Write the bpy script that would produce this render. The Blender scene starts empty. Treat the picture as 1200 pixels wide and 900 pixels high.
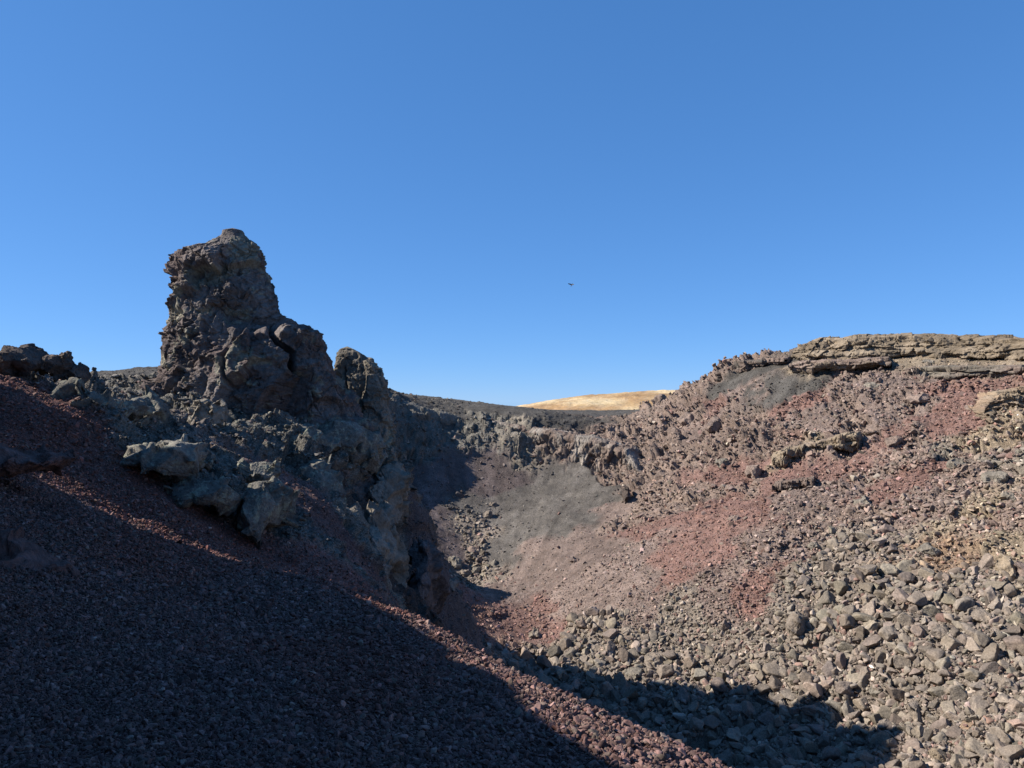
import bpy, bmesh, math, random
import numpy as np
random.seed(7)
rng = np.random.default_rng(11)
S = bpy.context.scene
COL = S.collection
R = math.radians

# ------------------------------------------------------------------ camera, sky, sun, exposure
F_PX, HOR, PW, PH = 890.0, 470.0, 1200.0, 900.0        # focal length and horizon row, in photo pixels
PITCH = math.atan((HOR - PH / 2) / F_PX)
cam_d = bpy.data.cameras.new('camera'); cam = bpy.data.objects.new('camera', cam_d); COL.objects.link(cam)
cam.location = (0, 0, 0); cam.rotation_euler = (math.pi / 2 + PITCH, 0, 0)
cam_d.sensor_fit = 'HORIZONTAL'; cam_d.sensor_width = 36.0; cam_d.lens = 36.0 * F_PX / PW
cam_d.clip_start = 0.05; cam_d.clip_end = 8000
S.camera = cam

SUN_EL, SUN_AZ = 37.0, -1.0                             # azimuth: degrees forward of due left
to_sun = np.array([-math.cos(R(SUN_EL)) * math.cos(R(SUN_AZ)), math.cos(R(SUN_EL)) * math.sin(R(SUN_AZ)), math.sin(R(SUN_EL))])
world = bpy.data.worlds.new('World'); S.world = world; world.use_nodes = True
wn = world.node_tree.nodes; wl = world.node_tree.links
bg = wn['Background']
sky = wn.new('ShaderNodeTexSky'); sky.sky_type = 'NISHITA'; sky.sun_disc = False
sky.sun_elevation = R(SUN_EL); sky.sun_rotation = R(270 + SUN_AZ)
EXPOSURE = 0.9
sky.altitude = 4000; sky.air_density = 1.0; sky.dust_density = 0.0; sky.ozone_density = 8.0
sp = wn.new('ShaderNodeSeparateColor'); cb = wn.new('ShaderNodeCombineColor'); wl.new(sky.outputs[0], sp.inputs[0])
for k_, (gain_, pow_) in enumerate([(1.12, 0.71), (1.95, 0.554), (3.2, 0.485)]):       # deep clear mountain-air blue
    p_ = wn.new('ShaderNodeMath'); p_.operation = 'POWER'; p_.inputs[1].default_value = pow_; wl.new(sp.outputs[k_], p_.inputs[0])
    m_ = wn.new('ShaderNodeMath'); m_.operation = 'MULTIPLY'; m_.inputs[1].default_value = gain_; wl.new(p_.outputs[0], m_.inputs[0]); wl.new(m_.outputs[0], cb.inputs[k_])
wl.new(cb.outputs[0], bg.inputs[0]); bg.inputs[1].default_value = 0.1 * 2 ** (0.25 - EXPOSURE)
sd = bpy.data.lights.new('sun', 'SUN'); sd.energy = 5.0; sd.angle = R(0.5); sd.color = (1.0, 0.935, 0.85)
sun = bpy.data.objects.new('sun', sd); COL.objects.link(sun)
from mathutils import Vector
sun.rotation_euler = Vector((-to_sun[0], -to_sun[1], -to_sun[2])).to_track_quat('-Z', 'Y').to_euler()
sun.location = (-30, 0, 40)
S.view_settings.view_transform = 'Standard'; S.view_settings.look = 'None'
S.view_settings.exposure = EXPOSURE; S.view_settings.gamma = 1.0; S.view_settings.use_curve_mapping = False

# ------------------------------------------------------------------ numeric helpers
CP, SP = math.cos(PITCH), math.sin(PITCH)
def W(u, v, y):
    """the point at world depth y on the sight line of photo pixel (u, v)"""
    cx, cy = (u - PW / 2) / F_PX, -(v - PH / 2) / F_PX
    d = np.array([cx, CP - cy * SP, SP + cy * CP])
    return d * (y / d[1])
def proj(P):
    yc = P[..., 1] * CP + P[..., 2] * SP; zc = -P[..., 1] * SP + P[..., 2] * CP
    yc = np.maximum(yc, 1e-3)
    return PW / 2 + F_PX * P[..., 0] / yc, PH / 2 - F_PX * zc / yc

def _h(ix, iy, iz, seed):
    h = (ix.astype(np.uint32) * np.uint32(374761393)) ^ (iy.astype(np.uint32) * np.uint32(668265263)) ^ (iz.astype(np.uint32) * np.uint32(2147483647 - 41)) ^ np.uint32((seed * 974634 + 977) & 0xffffffff)
    h = (h ^ (h >> np.uint32(13))) * np.uint32(1274126177)
    h = (h ^ (h >> np.uint32(15))) * np.uint32(2246822519)
    return h ^ (h >> np.uint32(16))
def hf(h): return (h & np.uint32(0xffffff)).astype(np.float32) / np.float32(16777215.0)
def vnoise(P, seed=0):
    i = np.floor(P).astype(np.int64); f = (P - i).astype(np.float32); f = f * f * f * (f * (f * 6 - 15) + 10)
    out = 0
    for dx in (0, 1):
        wx = f[:, 0] if dx else 1 - f[:, 0]
        for dy in (0, 1):
            wy = f[:, 1] if dy else 1 - f[:, 1]
            for dz in (0, 1):
                wz = f[:, 2] if dz else 1 - f[:, 2]
                out = out + wx * wy * wz * hf(_h(i[:, 0] + dx, i[:, 1] + dy, i[:, 2] + dz, seed))
    return out * 2 - 1
def fbm(P, scale, oct=4, seed=0, gain=0.5, ridged=False):
    out = 0; a = 1.0; q = P / scale
    for k in range(oct):
        n = vnoise(q + k * 17.3, seed + k)
        out = out + a * (1 - 2 * np.abs(n) if ridged else n); a *= gain; q = q * 2.03
    return out
def voronoi(q, seed):
    i = np.floor(q).astype(np.int64); n = len(q)
    f1 = np.full(n, 9e9, np.float32); f2 = np.full(n, 9e9, np.float32)
    ci = np.zeros(n, np.uint32); cv = np.zeros((n, 3), np.float32); fr = (q - i).astype(np.float32)
    for dx in (-1, 0, 1):
        for dy in (-1, 0, 1):
            for dz in (-1, 0, 1):
                h = _h(i[:, 0] + dx, i[:, 1] + dy, i[:, 2] + dz, seed)
                v = np.stack([fr[:, 0] - dx - hf(h), fr[:, 1] - dy - hf(h * np.uint32(747796405) + np.uint32(1)), fr[:, 2] - dz - hf(h * np.uint32(277803737) + np.uint32(7))], 1)
                d = (v * v).sum(1)
                lt = d < f1
                f2 = np.where(lt, f1, np.minimum(f2, d)); f1 = np.where(lt, d, f1)
                ci = np.where(lt, h, ci); cv[lt] = v[lt]
    return np.sqrt(f1), np.sqrt(f2), ci, cv
def blocks(P, scale, seed, step=0.6, tilt=1.0, crack=0.12, warp=0.12, squash=(1, 1, 1), ew=0.06):
    """broken-rock relief: every cell of a random mosaic is a tilted facet, with open cracks between cells (unit: metres)"""
    q = P / scale * np.array(squash)
    w = np.stack([vnoise(q * 1.7 + 5, seed + 1), vnoise(q * 1.7 + 9, seed + 2), vnoise(q * 1.7 + 13, seed + 3)], 1) * warp
    f1, f2, ci, cv = voronoi(q + w, seed)
    n = np.stack([hf(ci * np.uint32(2654435761)), hf(ci * np.uint32(40503) + np.uint32(3)), hf(ci * np.uint32(2246822519) + np.uint32(11))], 1) * 2 - 1
    d = tilt * (cv * n).sum(1) + step * (hf(ci * np.uint32(3266489917) + np.uint32(5)) - 0.5)
    e = np.clip((f2 - f1) / ew, 0, 1); e = e * e * (3 - 2 * e)
    return (d + crack * (e - 1)) * scale

# ------------------------------------------------------------------ object helpers
def mesh_np(name, V, Fq, smooth=True):
    me = bpy.data.meshes.new(name); V = np.asarray(V, np.float32); Fq = np.asarray(Fq, np.int32); k = Fq.shape[1]
    me.vertices.add(len(V)); me.vertices.foreach_set('co', V.ravel())
    me.loops.add(Fq.size); me.loops.foreach_set('vertex_index', Fq.ravel())
    me.polygons.add(len(Fq)); me.polygons.foreach_set('loop_start', np.arange(len(Fq), dtype=np.int32) * k)
    me.polygons.foreach_set('use_smooth', np.full(len(Fq), smooth)); me.update(calc_edges=True)
    return me
def set_col(me, C):
    a = me.attributes.new('col', 'FLOAT_COLOR', 'POINT')
    a.data.foreach_set('color', np.concatenate([C, np.ones((len(C), 1))], 1).astype(np.float32).ravel())
def link(name, me, mat, parent=None, **props):
    o = bpy.data.objects.new(name, me); COL.objects.link(o)
    if mat and not me.materials: me.materials.append(mat)
    if parent: o.parent = parent
    for k, v in props.items(): o[k] = v
    return o

# ------------------------------------------------------------------ materials
def rock_mat(name, source, scale, bump, lichen=0.0, rough=0.95, contrast=1.0, layered=False, grain=False):
    m = bpy.data.materials.new(name); m.use_nodes = True; nt = m.node_tree; N = nt.nodes; L = nt.links
    b = N['Principled BSDF']; b.inputs['Roughness'].default_value = rough
    b.inputs['Specular IOR Level'].default_value = 0.15
    if source == 'object': c = N.new('ShaderNodeObjectInfo').outputs['Color']
    else:
        at = N.new('ShaderNodeAttribute'); at.attribute_name = 'col'; at.attribute_type = 'INSTANCER' if source == 'instance' else 'GEOMETRY'; c = at.outputs['Color']
    tc = N.new('ShaderNodeTexCoord'); co = tc.outputs['Object']
    if layered:
        mp = N.new('ShaderNodeMapping'); mp.inputs['Scale'].default_value = (0.5, 0.5, 3.0); L.new(co, mp.inputs[0]); co = mp.outputs[0]
    def noise(sc, det=6, ro=0.6):
        t = N.new('ShaderNodeTexNoise'); t.inputs['Scale'].default_value = sc; t.inputs['Detail'].default_value = det; t.inputs['Roughness'].default_value = ro
        L.new(co, t.inputs['Vector']); return t.outputs['Fac']
    def rng_(f, a, b_, c_, d):
        r = N.new('ShaderNodeMapRange'); r.inputs[1].default_value = a; r.inputs[2].default_value = b_; r.inputs[3].default_value = c_; r.inputs[4].default_value = d
        L.new(f, r.inputs[0]); return r.outputs[0]
    def mul(a_, f):
        x = N.new('ShaderNodeVectorMath'); x.operation = 'SCALE'; L.new(a_, x.inputs[0]); L.new(f, x.inputs['Scale']); return x.outputs[0]
    n1 = noise(scale * 0.35, 5); n2 = noise(scale * 3.2, 8, 0.7); n3 = noise(scale * 0.9, 5)
    c = mul(c, rng_(n1, 0.3, 0.7, 1 - 0.28 * contrast, 1 + 0.28 * contrast))
    c = mul(c, rng_(n2, 0.28, 0.72, 1 - 0.45 * contrast, 1 + 0.45 * contrast))
    hv = N.new('ShaderNodeHueSaturation'); L.new(c, hv.inputs['Color']); L.new(rng_(n3, 0.3, 0.7, 0.88, 1.1), hv.inputs['Saturation']); c = hv.outputs[0]
    if grain:
        for gs_, ga_ in ((scale * 11, .42), (scale * 27, .34)):
            gv = N.new('ShaderNodeTexVoronoi'); gv.inputs['Scale'].default_value = gs_; L.new(co, gv.inputs['Vector'])
            sx = N.new('ShaderNodeSeparateColor'); L.new(gv.outputs['Color'], sx.inputs[0]); c = mul(c, rng_(sx.outputs[0], 0, 1, 1 - ga_, 1 + ga_))
    if lichen > 0:
        mx = N.new('ShaderNodeMix'); mx.data_type = 'RGBA'; L.new(rng_(noise(scale * 1.6, 9, 0.75), 0.52, 0.64, 0, lichen), mx.inputs[0])
        L.new(c, mx.inputs[6]); mx.inputs[7].default_value = (0.29, 0.30, 0.215, 1); c = mx.outputs[2]
    L.new(c, b.inputs['Base Color'])
    if bump > 0:
        b1 = N.new('ShaderNodeBump'); b1.inputs['Strength'].default_value = 0.9; b1.inputs['Distance'].default_value = bump; L.new(noise(scale * 2.2, 10, 0.68), b1.inputs['Height'])
        vo = N.new('ShaderNodeTexVoronoi'); vo.inputs['Scale'].default_value = scale * (11 if grain else 5); L.new(co, vo.inputs['Vector'])
        b2 = N.new('ShaderNodeBump'); b2.inputs['Strength'].default_value = 0.9 if grain else 0.5; b2.inputs['Distance'].default_value = bump * (-0.4 if grain else 0.3); L.new(vo.outputs['Distance'], b2.inputs['Height'])
        L.new(b1.outputs[0], b2.inputs['Normal']); L.new(b2.outputs[0], b.inputs['Normal'])
    return m
M_ground = rock_mat('ground_cinder', 'geometry', 4.0, 0.05, grain=True)
M_rock = rock_mat('lava_rock', 'geometry', 2.6, 0.10, lichen=0.0)
M_lichen = rock_mat('lichen_rock', 'geometry', 3.0, 0.08, lichen=0.9)
M_strata = rock_mat('layered_rock', 'geometry', 1.6, 0.08, layered=True)
M_stone = rock_mat('loose_stone', 'instance', 1.6, 0.004, contrast=.8)
M_rubble = rock_mat('rubble_stone', 'instance', 1.6, 0.02)
M_boulder = rock_mat('boulder_stone', 'object', 1.8, 0.035)

C = dict(CF=(.138, .084, .073), CR=(.150, .074, .060), LR=(.135, .124, .104), AS=(.072, .066, .058), BR=(.108, .085, .078), BG=(.108, .096, .083),
         PK=(.168, .126, .105), RD=(.170, .102, .083), GB=(.182, .136, .110), TN=(.215, .170, .120), OR=(.215, .150, .102), GR=(.172, .150, .120),
         SP=(.115, .088, .078), TL=(.182, .150, .120), DK=(.068, .054, .046))
C = {k: np.array(v) for k, v in C.items()}

# ------------------------------------------------------------------ terrain: heights through surveyed points
CTRL = []   # (u, v, depth) seen in the photo
CTRL += [(0,900,3.3),(300,900,3.6),(600,900,4.2),(800,890,4.6),(0,800,4.2),(300,800,4.9),(560,800,5.6),(700,840,5.5),(600,790,7),(520,745,8.3),(450,705,9.6),(400,690,10.3),(340,686,11),
         (0,700,5.6),(150,700,6.6),(300,730,7.5),(420,760,7.2),(0,600,7.5),(100,600,9.6),(200,640,10.9),(260,655,11.2),(0,500,12),(60,470,13.5),(0,440,14),(100,540,12.6),(60,520,12.4),
         (200,600,12.3),(300,655,13.5),(350,676,13.5),(420,684,14.5),(400,645,17),(430,610,20),
         (150,500,14.5),(250,570,15),(330,610,15.5),(200,485,19),(300,520,22),(400,540,24),(380,580,20),(450,500,30),
         (440,660,20),(450,620,27),(480,690,26),(470,600,44),(490,640,46),(520,700,34)]
CTRL += [(500,560,57),(452,548,57),(560,549,60),(640,560,59),(700,575,56),(500,610,52),(520,690,46),(560,690,46),(600,730,40),(640,740,39),(560,620,53),(620,640,50),(650,600,54),(700,800,33.5),(850,830,31),(900,900,26),(1000,880,27),
         (452,462,70),(500,476,66),(555,489,65),(450,453,66),(500,465,78),(600,480,98),(700,482,98),(750,481,92),(640,497,64),(600,494,64),(720,508,63),(740,490,72),(670,488,75)]
CTRL += [(757,482,76),(800,460,72),(850,434,68),(880,420,66),(925,420,64),(940,411,62),(1060,400,59),(1200,407,55),(760,520,60),(730,600,52),(800,560,52),(800,640,42),(700,660,44),(720,720,38),(850,500,56),(900,440,58),
         (900,540,49),(900,620,40),(860,700,36),(800,780,34),(1000,480,50),(1000,430,55),(1000,560,43),(1000,640,37),(960,720,33),(1000,800,29.5),(1100,440,50),(1100,520,43),(1100,600,37),(1100,680,32),(1100,760,28.5),(1100,860,25.5),
         (1200,440,46),(1200,520,40),(1200,600,34.5),(1200,700,29.5),(1200,800,26),(1200,890,23.5),(120,438,60),(170,431,62)]
P0 = [W(*c) for c in CTRL]
P0 += [np.array(p, float) for p in [   # ground the photo does not show
    (2,10,-5.4),(3,16,-8.8),(3,22,-11.3),(6,10,-7.2),(8,16,-10.6),(8,4,-6.3),(10,22,-12.2),(0,12,-5.3),(0,18,-8.2),(0,25,-10.9),(0,32,-11.8),(-2,14,-4.6),(-2,20,-6.9),(-2,27,-9.0),(3,3,-2.9),(4,0,-3.2),
    (0,0,-1.6),(0,-4,-1.5),(-3,0,-1.0),(-6,3,0.2),(-8,0,0.7),(-10,8,1.0),(-14,4,1.2),(-16,14,0.8),(-14,20,-0.2),(-18,28,-0.2),(-11,35,-3.4),(-15,36,-1.6),(-9,39,-6.4),(-15,41,-3.6),(-18,46,0.0),(-12,46,-5.2),(-13,50.5,-5.0),(-13.5,55.5,-0.3),(-11,58.5,-0.2),(-8,35,-5.4),(-9,43,-6.6),(-18,53,0.2),(-17,60,0.6),(-24,46,0.8),(-28,30,0.3),(-40,50,2.2),(-45,70,2.0),(-30,0,0),(-40,20,0.5),(-60,0,-2),
    (0,-15,-1.5),(15,-12,-4.5),(18,6,-10),(24,14,-7.5),(30,26,-3),(36,36,1.6),(44,46,4.2),(50,30,3.4),(42,14,0),(40,0,-1),(60,60,4.0),(40,70,5.2),(26,80,2.6),(16,92,-1.2),(60,0,1),(30,-30,-3),(-20,-30,-2),(70,30,3),
    (0,120,-4),(-30,110,1.5),(30,120,-3),(60,100,2.5),(-70,90,2),(0,160,-9),(70,140,-5),(-70,150,-6),(110,60,0),(-110,40,-4),(110,-40,-6),(-100,-60,-8),(0,-90,-8)]]
P0 = np.array(P0)
def tps_fit(P):
    A = P[:, :2] / 10.0; n = len(A); d2 = ((A[:, None] - A[None]) ** 2).sum(-1)
    K = 0.5 * d2 * np.log(d2 + 1e-12) + np.eye(n) * 2e-3; Q = np.concatenate([np.ones((n, 1)), A], 1)
    M = np.block([[K, Q], [Q.T, np.zeros((3, 3))]])
    return A, np.linalg.solve(M, np.concatenate([P[:, 2], np.zeros(3)]))
TPS_A, TPS_W = tps_fit(P0)
def zbase(X, Y):
    X = np.asarray(X, float).ravel(); Y = np.asarray(Y, float).ravel(); out = np.empty(len(X)); n = len(TPS_A)
    rr = np.hypot(X, Y); lim = 150.0; s = np.where(rr > lim, lim / np.maximum(rr, 1), 1.0)
    a = (X * s / 10).astype(np.float32); b = (Y * s / 10).astype(np.float32); w = TPS_W.astype(np.float32)
    for k in range(0, len(X), 100000):
        x, y = a[k:k + 100000], b[k:k + 100000]; o = w[n] + w[n + 1] * x + w[n + 2] * y
        for j in range(n):
            d2 = (x - np.float32(TPS_A[j, 0])) ** 2 + (y - np.float32(TPS_A[j, 1])) ** 2
            o = o + w[j] * 0.5 * d2 * np.log(d2 + np.float32(1e-12))
        out[k:k + 100000] = o
    far = np.clip((rr - 110) / 120, 0, 1); far = far * far * (3 - 2 * far)
    return out * (1 - far) + far * (-14.0 - 0.004 * (rr - 110))
def hit(u, v, y0=2.5, y1=130.0):
    """first point where the sight line of a photo pixel meets the ground"""
    ys = np.exp(np.linspace(math.log(y0), math.log(y1), 700)); d = W(u, v, 1.0)
    P = ys[:, None] * d[None]; g = zbase(P[:, 0], P[:, 1]) - P[:, 2]
    k = np.argmax(g > 0)
    if g[k] <= 0: k = len(ys) - 1
    return P[k]

# surface character, read at places in the photo: colour, relief (m), stone size (px), stone density, talus
ATT = [(572,606,'BG',.04,4,.5,.3),(560,628,'TL',.05,4,.6,.35),(548,648,'TL',.08,4,.9,.6),(610,585,'BG',.03,1.8,.06,0),(655,615,'BG',.03,1.8,.06,0),(605,640,'BG',.03,1.8,.08,0),(690,568,'BG',.03,1.8,.06,0),(690,595,'BG',.03,1.8,.1,0),(400,800,'CR',.03,5,1,0),(470,790,'CR',.03,5,1,0),(380,760,'CR',.03,5,1,0),(150,650,'CR',.03,3.5,1,0),(60,560,'CR',.03,3,1,0),(820,600,'RD',.12,3,.6,0),(850,560,'RD',.15,3,.6,0),(1000,540,'RD',.15,3,.6,0),(960,500,'PK',.2,3,.6,0),(1120,490,'RD',.15,3,.6,0),(940,590,'PK',.12,3,.7,0),(1040,580,'RD',.12,3,.7,0),(880,460,'PK',.25,3,.5,0),(780,520,'PK',.25,3,.5,0),
  # u, v, colour, relief, stone_px, density, talus
 (0,900,'CF',.03,5,1,0),(300,900,'CF',.03,6,1,0),(600,900,'CF',.03,6,1,0),(790,895,'CF',.03,7,1,0),(0,800,'CF',.03,4,1,0),(300,800,'CF',.03,5,1,0),(560,810,'CF',.03,6,1,0),(690,845,'CF',.03,7,1,0),(600,800,'CF',.03,6,1,0),(500,745,'CF',.03,5,1,0),(440,710,'CR',.03,4.5,1,0),
 (0,700,'CF',.05,3.5,1,0),(150,700,'CF',.03,4,1,0),(300,730,'CF',.03,4.5,1,0),(420,760,'CR',.03,5,1,0),(360,700,'CF',.03,4,1,0),(0,600,'CF',.06,3,.8,0),(100,600,'CF',.03,3,1,0),(200,640,'CR',.03,3.5,1,0),(0,480,'CR',.05,3,.8,0),(60,490,'CR',.06,3.5,.8,0),(100,545,'CR',.04,3,.8,0),
 (200,605,'CR',.03,3,.8,0),(300,660,'CR',.03,3,.8,0),(380,680,'CR',.03,3,.8,0),(420,650,'CF',.05,2.5,.6,0),(400,610,'CF',.1,2.5,.5,0),
 (150,500,'LR',.25,3.5,.7,0),(250,560,'LR',.2,3.5,.7,0),(330,600,'LR',.2,3,.6,0),(200,485,'LR',.3,3.5,.7,0),(300,525,'LR',.4,3.5,.7,0),(400,540,'LR',.5,3.5,.6,0),(440,500,'LR',.5,3,.5,0),(440,580,'LR',.35,3,.5,0),
 (440,660,'GR',.25,2,.3,0),(470,610,'GR',.2,2,.3,0),(480,690,'DK',.2,2,.3,0),(500,660,'BR',.1,2,.3,0),(520,705,'BR',.08,2,.3,0),
 (500,570,'BR',.03,2,.11,0),(520,600,'BR',.03,2,.11,0),(520,640,'BR',.03,2,.13,0),(570,570,'BR',.03,2,.11,0),(580,600,'BG',.03,3,.18,0),(640,570,'BG',.03,1.8,.06,0),(620,610,'BG',.03,1.8,.06,0),(670,580,'BG',.03,1.8,.06,0),(600,650,'BG',.03,2,.09,0),
 (545,670,'TL',.15,5,.9,.6),(560,690,'TL',.1,4,.9,.3),(600,690,'PK',.03,2.5,.22,0),(660,640,'PK',.03,2.2,.13,0),(700,600,'PK',.03,2.2,.13,0),(640,680,'PK',.03,2.5,.18,0),(700,640,'PK',.03,2.5,.18,0),(560,712,'RD',.06,2.5,.6,0),(600,725,'RD',.1,3,.7,0),(630,745,'RD',.06,3,.6,0),(660,720,'PK',.05,2.2,.4,0),
 (690,740,'TL',.15,6,.9,1),(740,760,'TL',.2,6,.9,1),(680,770,'TL',.2,6,.9,1),(780,800,'TL',.2,6,.9,1),(860,830,'TL',.2,6,.9,1),(950,850,'TL',.25,6,.9,1),(900,900,'TL',.25,6,.9,1),
 (500,480,'AS',.12,2,.3,0),(470,510,'LR',.3,2.5,.3,0),(540,510,'LR',.3,2.5,.3,0),(600,483,'AS',.04,1.4,.06,0),(700,485,'AS',.04,1.4,.06,0),(650,490,'AS',.12,2,.25,0),(740,485,'AS',.04,1.4,.06,0),(600,520,'GR',.4,3,.3,0),(660,530,'GB',.52,2.8,.4,0),(720,520,'GB',.46,2.8,.5,0),(720,545,'GB',.52,2.8,.5,0),
 (765,480,'GB',.25,3,.6,0),(800,462,'GB',.56,2.8,.6,0),(850,440,'GB',.56,2.8,.5,0),(880,440,'AS',.06,1.6,.12,0),(900,460,'AS',.06,1.6,.12,0),(850,460,'AS',.15,2,.3,0),(950,450,'AS',.15,2,.3,0),(960,425,'TN',.12,2,.3,0),(1060,408,'TN',.12,2,.2,0),(1150,412,'TN',.12,2,.2,0),(1200,414,'TN',.12,2,.2,0),
 (760,520,'GB',.52,2.8,.7,0),(800,500,'GB',.56,2.8,.7,0),(830,480,'RD',.4,3,.6,0),(800,540,'GB',.52,2.8,.7,0),(740,560,'GB',.46,2.8,.7,0),(760,590,'GB',.3,4,.8,0),(860,520,'GB',.52,2.8,.7,0),(920,480,'RD',.35,3.5,.7,0),(880,500,'GB',.52,2.8,.7,0),(960,470,'RD',.3,3,.6,0),
 (1000,460,'GB',.46,2.8,.7,0),(1050,455,'PK',.25,3,.6,0),(1050,490,'PK',.3,3,.7,0),(1080,500,'RD',.15,2.5,.5,0),(1100,470,'RD',.2,3,.6,0),(1140,460,'RD',.2,3,.6,0),(1010,500,'GB',.35,4,.8,0),(940,520,'TN',.4,4,.7,0),(980,520,'GB',.4,4,.7,0),
 (1180,470,'OR',.35,4,.6,0),(1170,500,'TN',.35,4,.8,0),(1150,530,'GB',.35,4.5,.9,0),(1195,540,'GR',.35,5,.9,0),(1100,535,'GR',.35,4.5,.9,0),(1050,540,'GB',.35,4.5,.9,0),(920,560,'RD',.08,2.5,.5,0),(960,545,'RD',.12,2.5,.5,0),(870,570,'GB',.3,4,.8,0),(880,600,'RD',.12,3,.6,0),(820,580,'GB',.3,4,.8,0),
 (1000,570,'PK',.2,4,.9,0),(1070,555,'RD',.12,3.5,.8,0),(1100,570,'GB',.2,4.5,.9,0),(1020,600,'GB',.2,4.5,1,0),(1070,600,'PK',.2,4.5,1,0),(1140,600,'TN',.25,4.5,1,0),(1195,600,'GB',.3,5,1,0),(1130,650,'OR',.2,4,.8,0),(1180,650,'TN',.2,4,.7,0),
 (770,620,'RD',.08,2.8,.6,0),(740,640,'PK',.08,2.8,.6,0),(800,660,'RD',.06,2.6,.6,0),(780,690,'RD',.06,2.6,.6,0),(840,640,'RD',.08,2.8,.6,0),(900,640,'PK',.15,3.5,.9,0),(940,620,'GB',.2,4,1,0),(850,680,'PK',.08,3.5,1,.2),(900,680,'RD',.1,3,.8,.1),(740,690,'PK',.06,2.6,.5,0),(700,690,'PK',.06,2.6,.4,0),(760,710,'PK',.06,3,.8,0),
 (800,730,'TL',.08,4.5,1,.3),(860,740,'TL',.08,4.5,1,.35),(850,780,'TL',.1,5,1,.5),(920,730,'TL',.12,5,1,.5),(960,680,'TL',.2,5,1,.7),(1000,650,'TL',.2,5,1,.6),(1060,640,'TL',.2,5,1,.6),(1000,720,'TL',.2,6,1,1),(1100,700,'TL',.2,6,1,1),(1060,780,'TL',.2,6,1,1),(1180,730,'TL',.2,6,1,1),(1150,800,'TL',.2,6,1,1),(1195,850,'TL',.2,6,1,1),(1100,870,'TL',.2,6,1,1),
 (140,435,'AS',.1,2,.2,0)]
AP = np.array([hit(a[0], a[1]) for a in ATT])
AV = np.array([list(C[a[2]]) + [a[3], a[4], a[5], a[6]] for a in ATT])
def metric(X, Y):
    r = np.hypot(X, Y) + .3; return np.stack([np.arctan2(X, Y), 1.1 * np.log(r)], 1)
AM = metric(AP[:, 0], AP[:, 1])
def attrs(X, Y, seed=50):
    r = np.hypot(X, Y); M = metric(X, Y); P = np.stack([M[:, 0] * 14, M[:, 1] * 14, np.zeros(len(X))], 1)
    M = M + np.stack([fbm(P, 1.0, 6, seed, .6), fbm(P, 1.0, 6, seed + 20, .6)], 1) * 0.029
    num = np.zeros((len(X), AV.shape[1]), np.float32); den = np.zeros(len(X), np.float32); M = M.astype(np.float32)
    for j in range(len(AM)):
        d2 = (M[:, 0] - np.float32(AM[j, 0])) ** 2 + (M[:, 1] - np.float32(AM[j, 1])) ** 2
        w = 1.0 / (d2 * 400 + 0.012) ** 4
        den += w; num += w[:, None] * AV[j].astype(np.float32)
    return num / den[:, None]

# the sheet: rings and spokes, finest where the crater lies
FINE = np.radians(np.arange(-39.5, 39.5, 0.08)); COARSE = np.radians(np.concatenate([np.arange(41, 180, 2.5), np.arange(-180, -40, 2.5)]))
az = np.sort(np.concatenate([FINE, COARSE]))
rad = np.concatenate([np.geomspace(0.3, 2.4, 24)[:-1], np.geomspace(2.4, 105, 1080)[:-1], np.geomspace(105, 3500, 70)])
NA, NR = len(az), len(rad)
AZ, RR = np.meshgrid(az, rad)
GX, GY = (RR * np.sin(AZ)).ravel(), (RR * np.cos(AZ)).ravel()
GZ = zbase(GX, GY)
GA = attrs(GX, GY)
Zg = GZ.reshape(NR, NA)
Pg = np.stack([GX, GY, GZ], 1).reshape(NR, NA, 3)
dr = np.gradient(Pg, axis=0); da = np.gradient(Pg, axis=1); GN = np.cross(da.reshape(-1, 3), dr.reshape(-1, 3)); GN /= np.linalg.norm(GN, axis=1, keepdims=True) + 1e-9
GN[GN[:, 2] < 0] *= -1
GP = np.stack([GX, GY, GZ], 1)
near = np.hypot(GX, GY) < 110; fine = near & (np.abs(np.arctan2(GX, GY)) < R(39.6))
disp = np.zeros(len(GX)); idx = np.where(fine)[0]; Q = GP[idx]; relief = GA[idx, 3]
disp[idx] = relief * np.clip((relief - .05) / .08, 0, 1) * (0.55 * blocks(Q, 2.6, 3, squash=(1, 1, 1.6)) / 1.0 + 1.0 * blocks(Q, 0.95, 4, squash=(1, 1, 1.4)) + 1.3 * blocks(Q, 0.36, 5) + 0.35 * fbm(Q, 1.2, 5, 31))
disp[idx] += 0.07 * fbm(Q, 1.4, 4, 33) * np.clip(np.hypot(Q[:, 0], Q[:, 1]) / 12, .3, 1) + .5 * np.minimum(relief, .05) * fbm(Q, .16, 3, 36)
idc = np.where(near & ~fine)[0]; disp[idc] = 0.3 * fbm(GP[idc], 4.0, 4, 35)
GP = GP + GN * disp[:, None]
ii = (np.arange(NR - 1)[:, None] * NA + np.arange(NA)[None]); jj = (np.arange(NR - 1)[:, None] * NA + (np.arange(NA)[None] + 1) % NA)
FQ = np.stack([ii, jj, jj + NA, ii + NA], -1).reshape(-1, 4)
colg = GA[:, :3] * (1 + 0.16 * fbm(np.stack([GX, GY, GZ], 1), 3.0, 4, 77))[:, None]
ang = np.arctan2(GX + 1.0, GY - 41.0); rdl = np.hypot(GX + 1.0, GY - 41.0); SQ = np.stack([np.cos(ang) * 24, np.sin(ang) * 24, rdl * .16], 1)
streak = fbm(SQ, 1.0, 5, 120) * np.clip(1.3 - GA[:, 3] * 9, 0, 1) * (rdl < 40) * (rdl > 2)
colg *= (1 + .26 * streak)[:, None]
me = mesh_np('ground', GP, FQ); set_col(me, colg)
ground = link('ground', me, M_ground, kind='structure')
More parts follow.
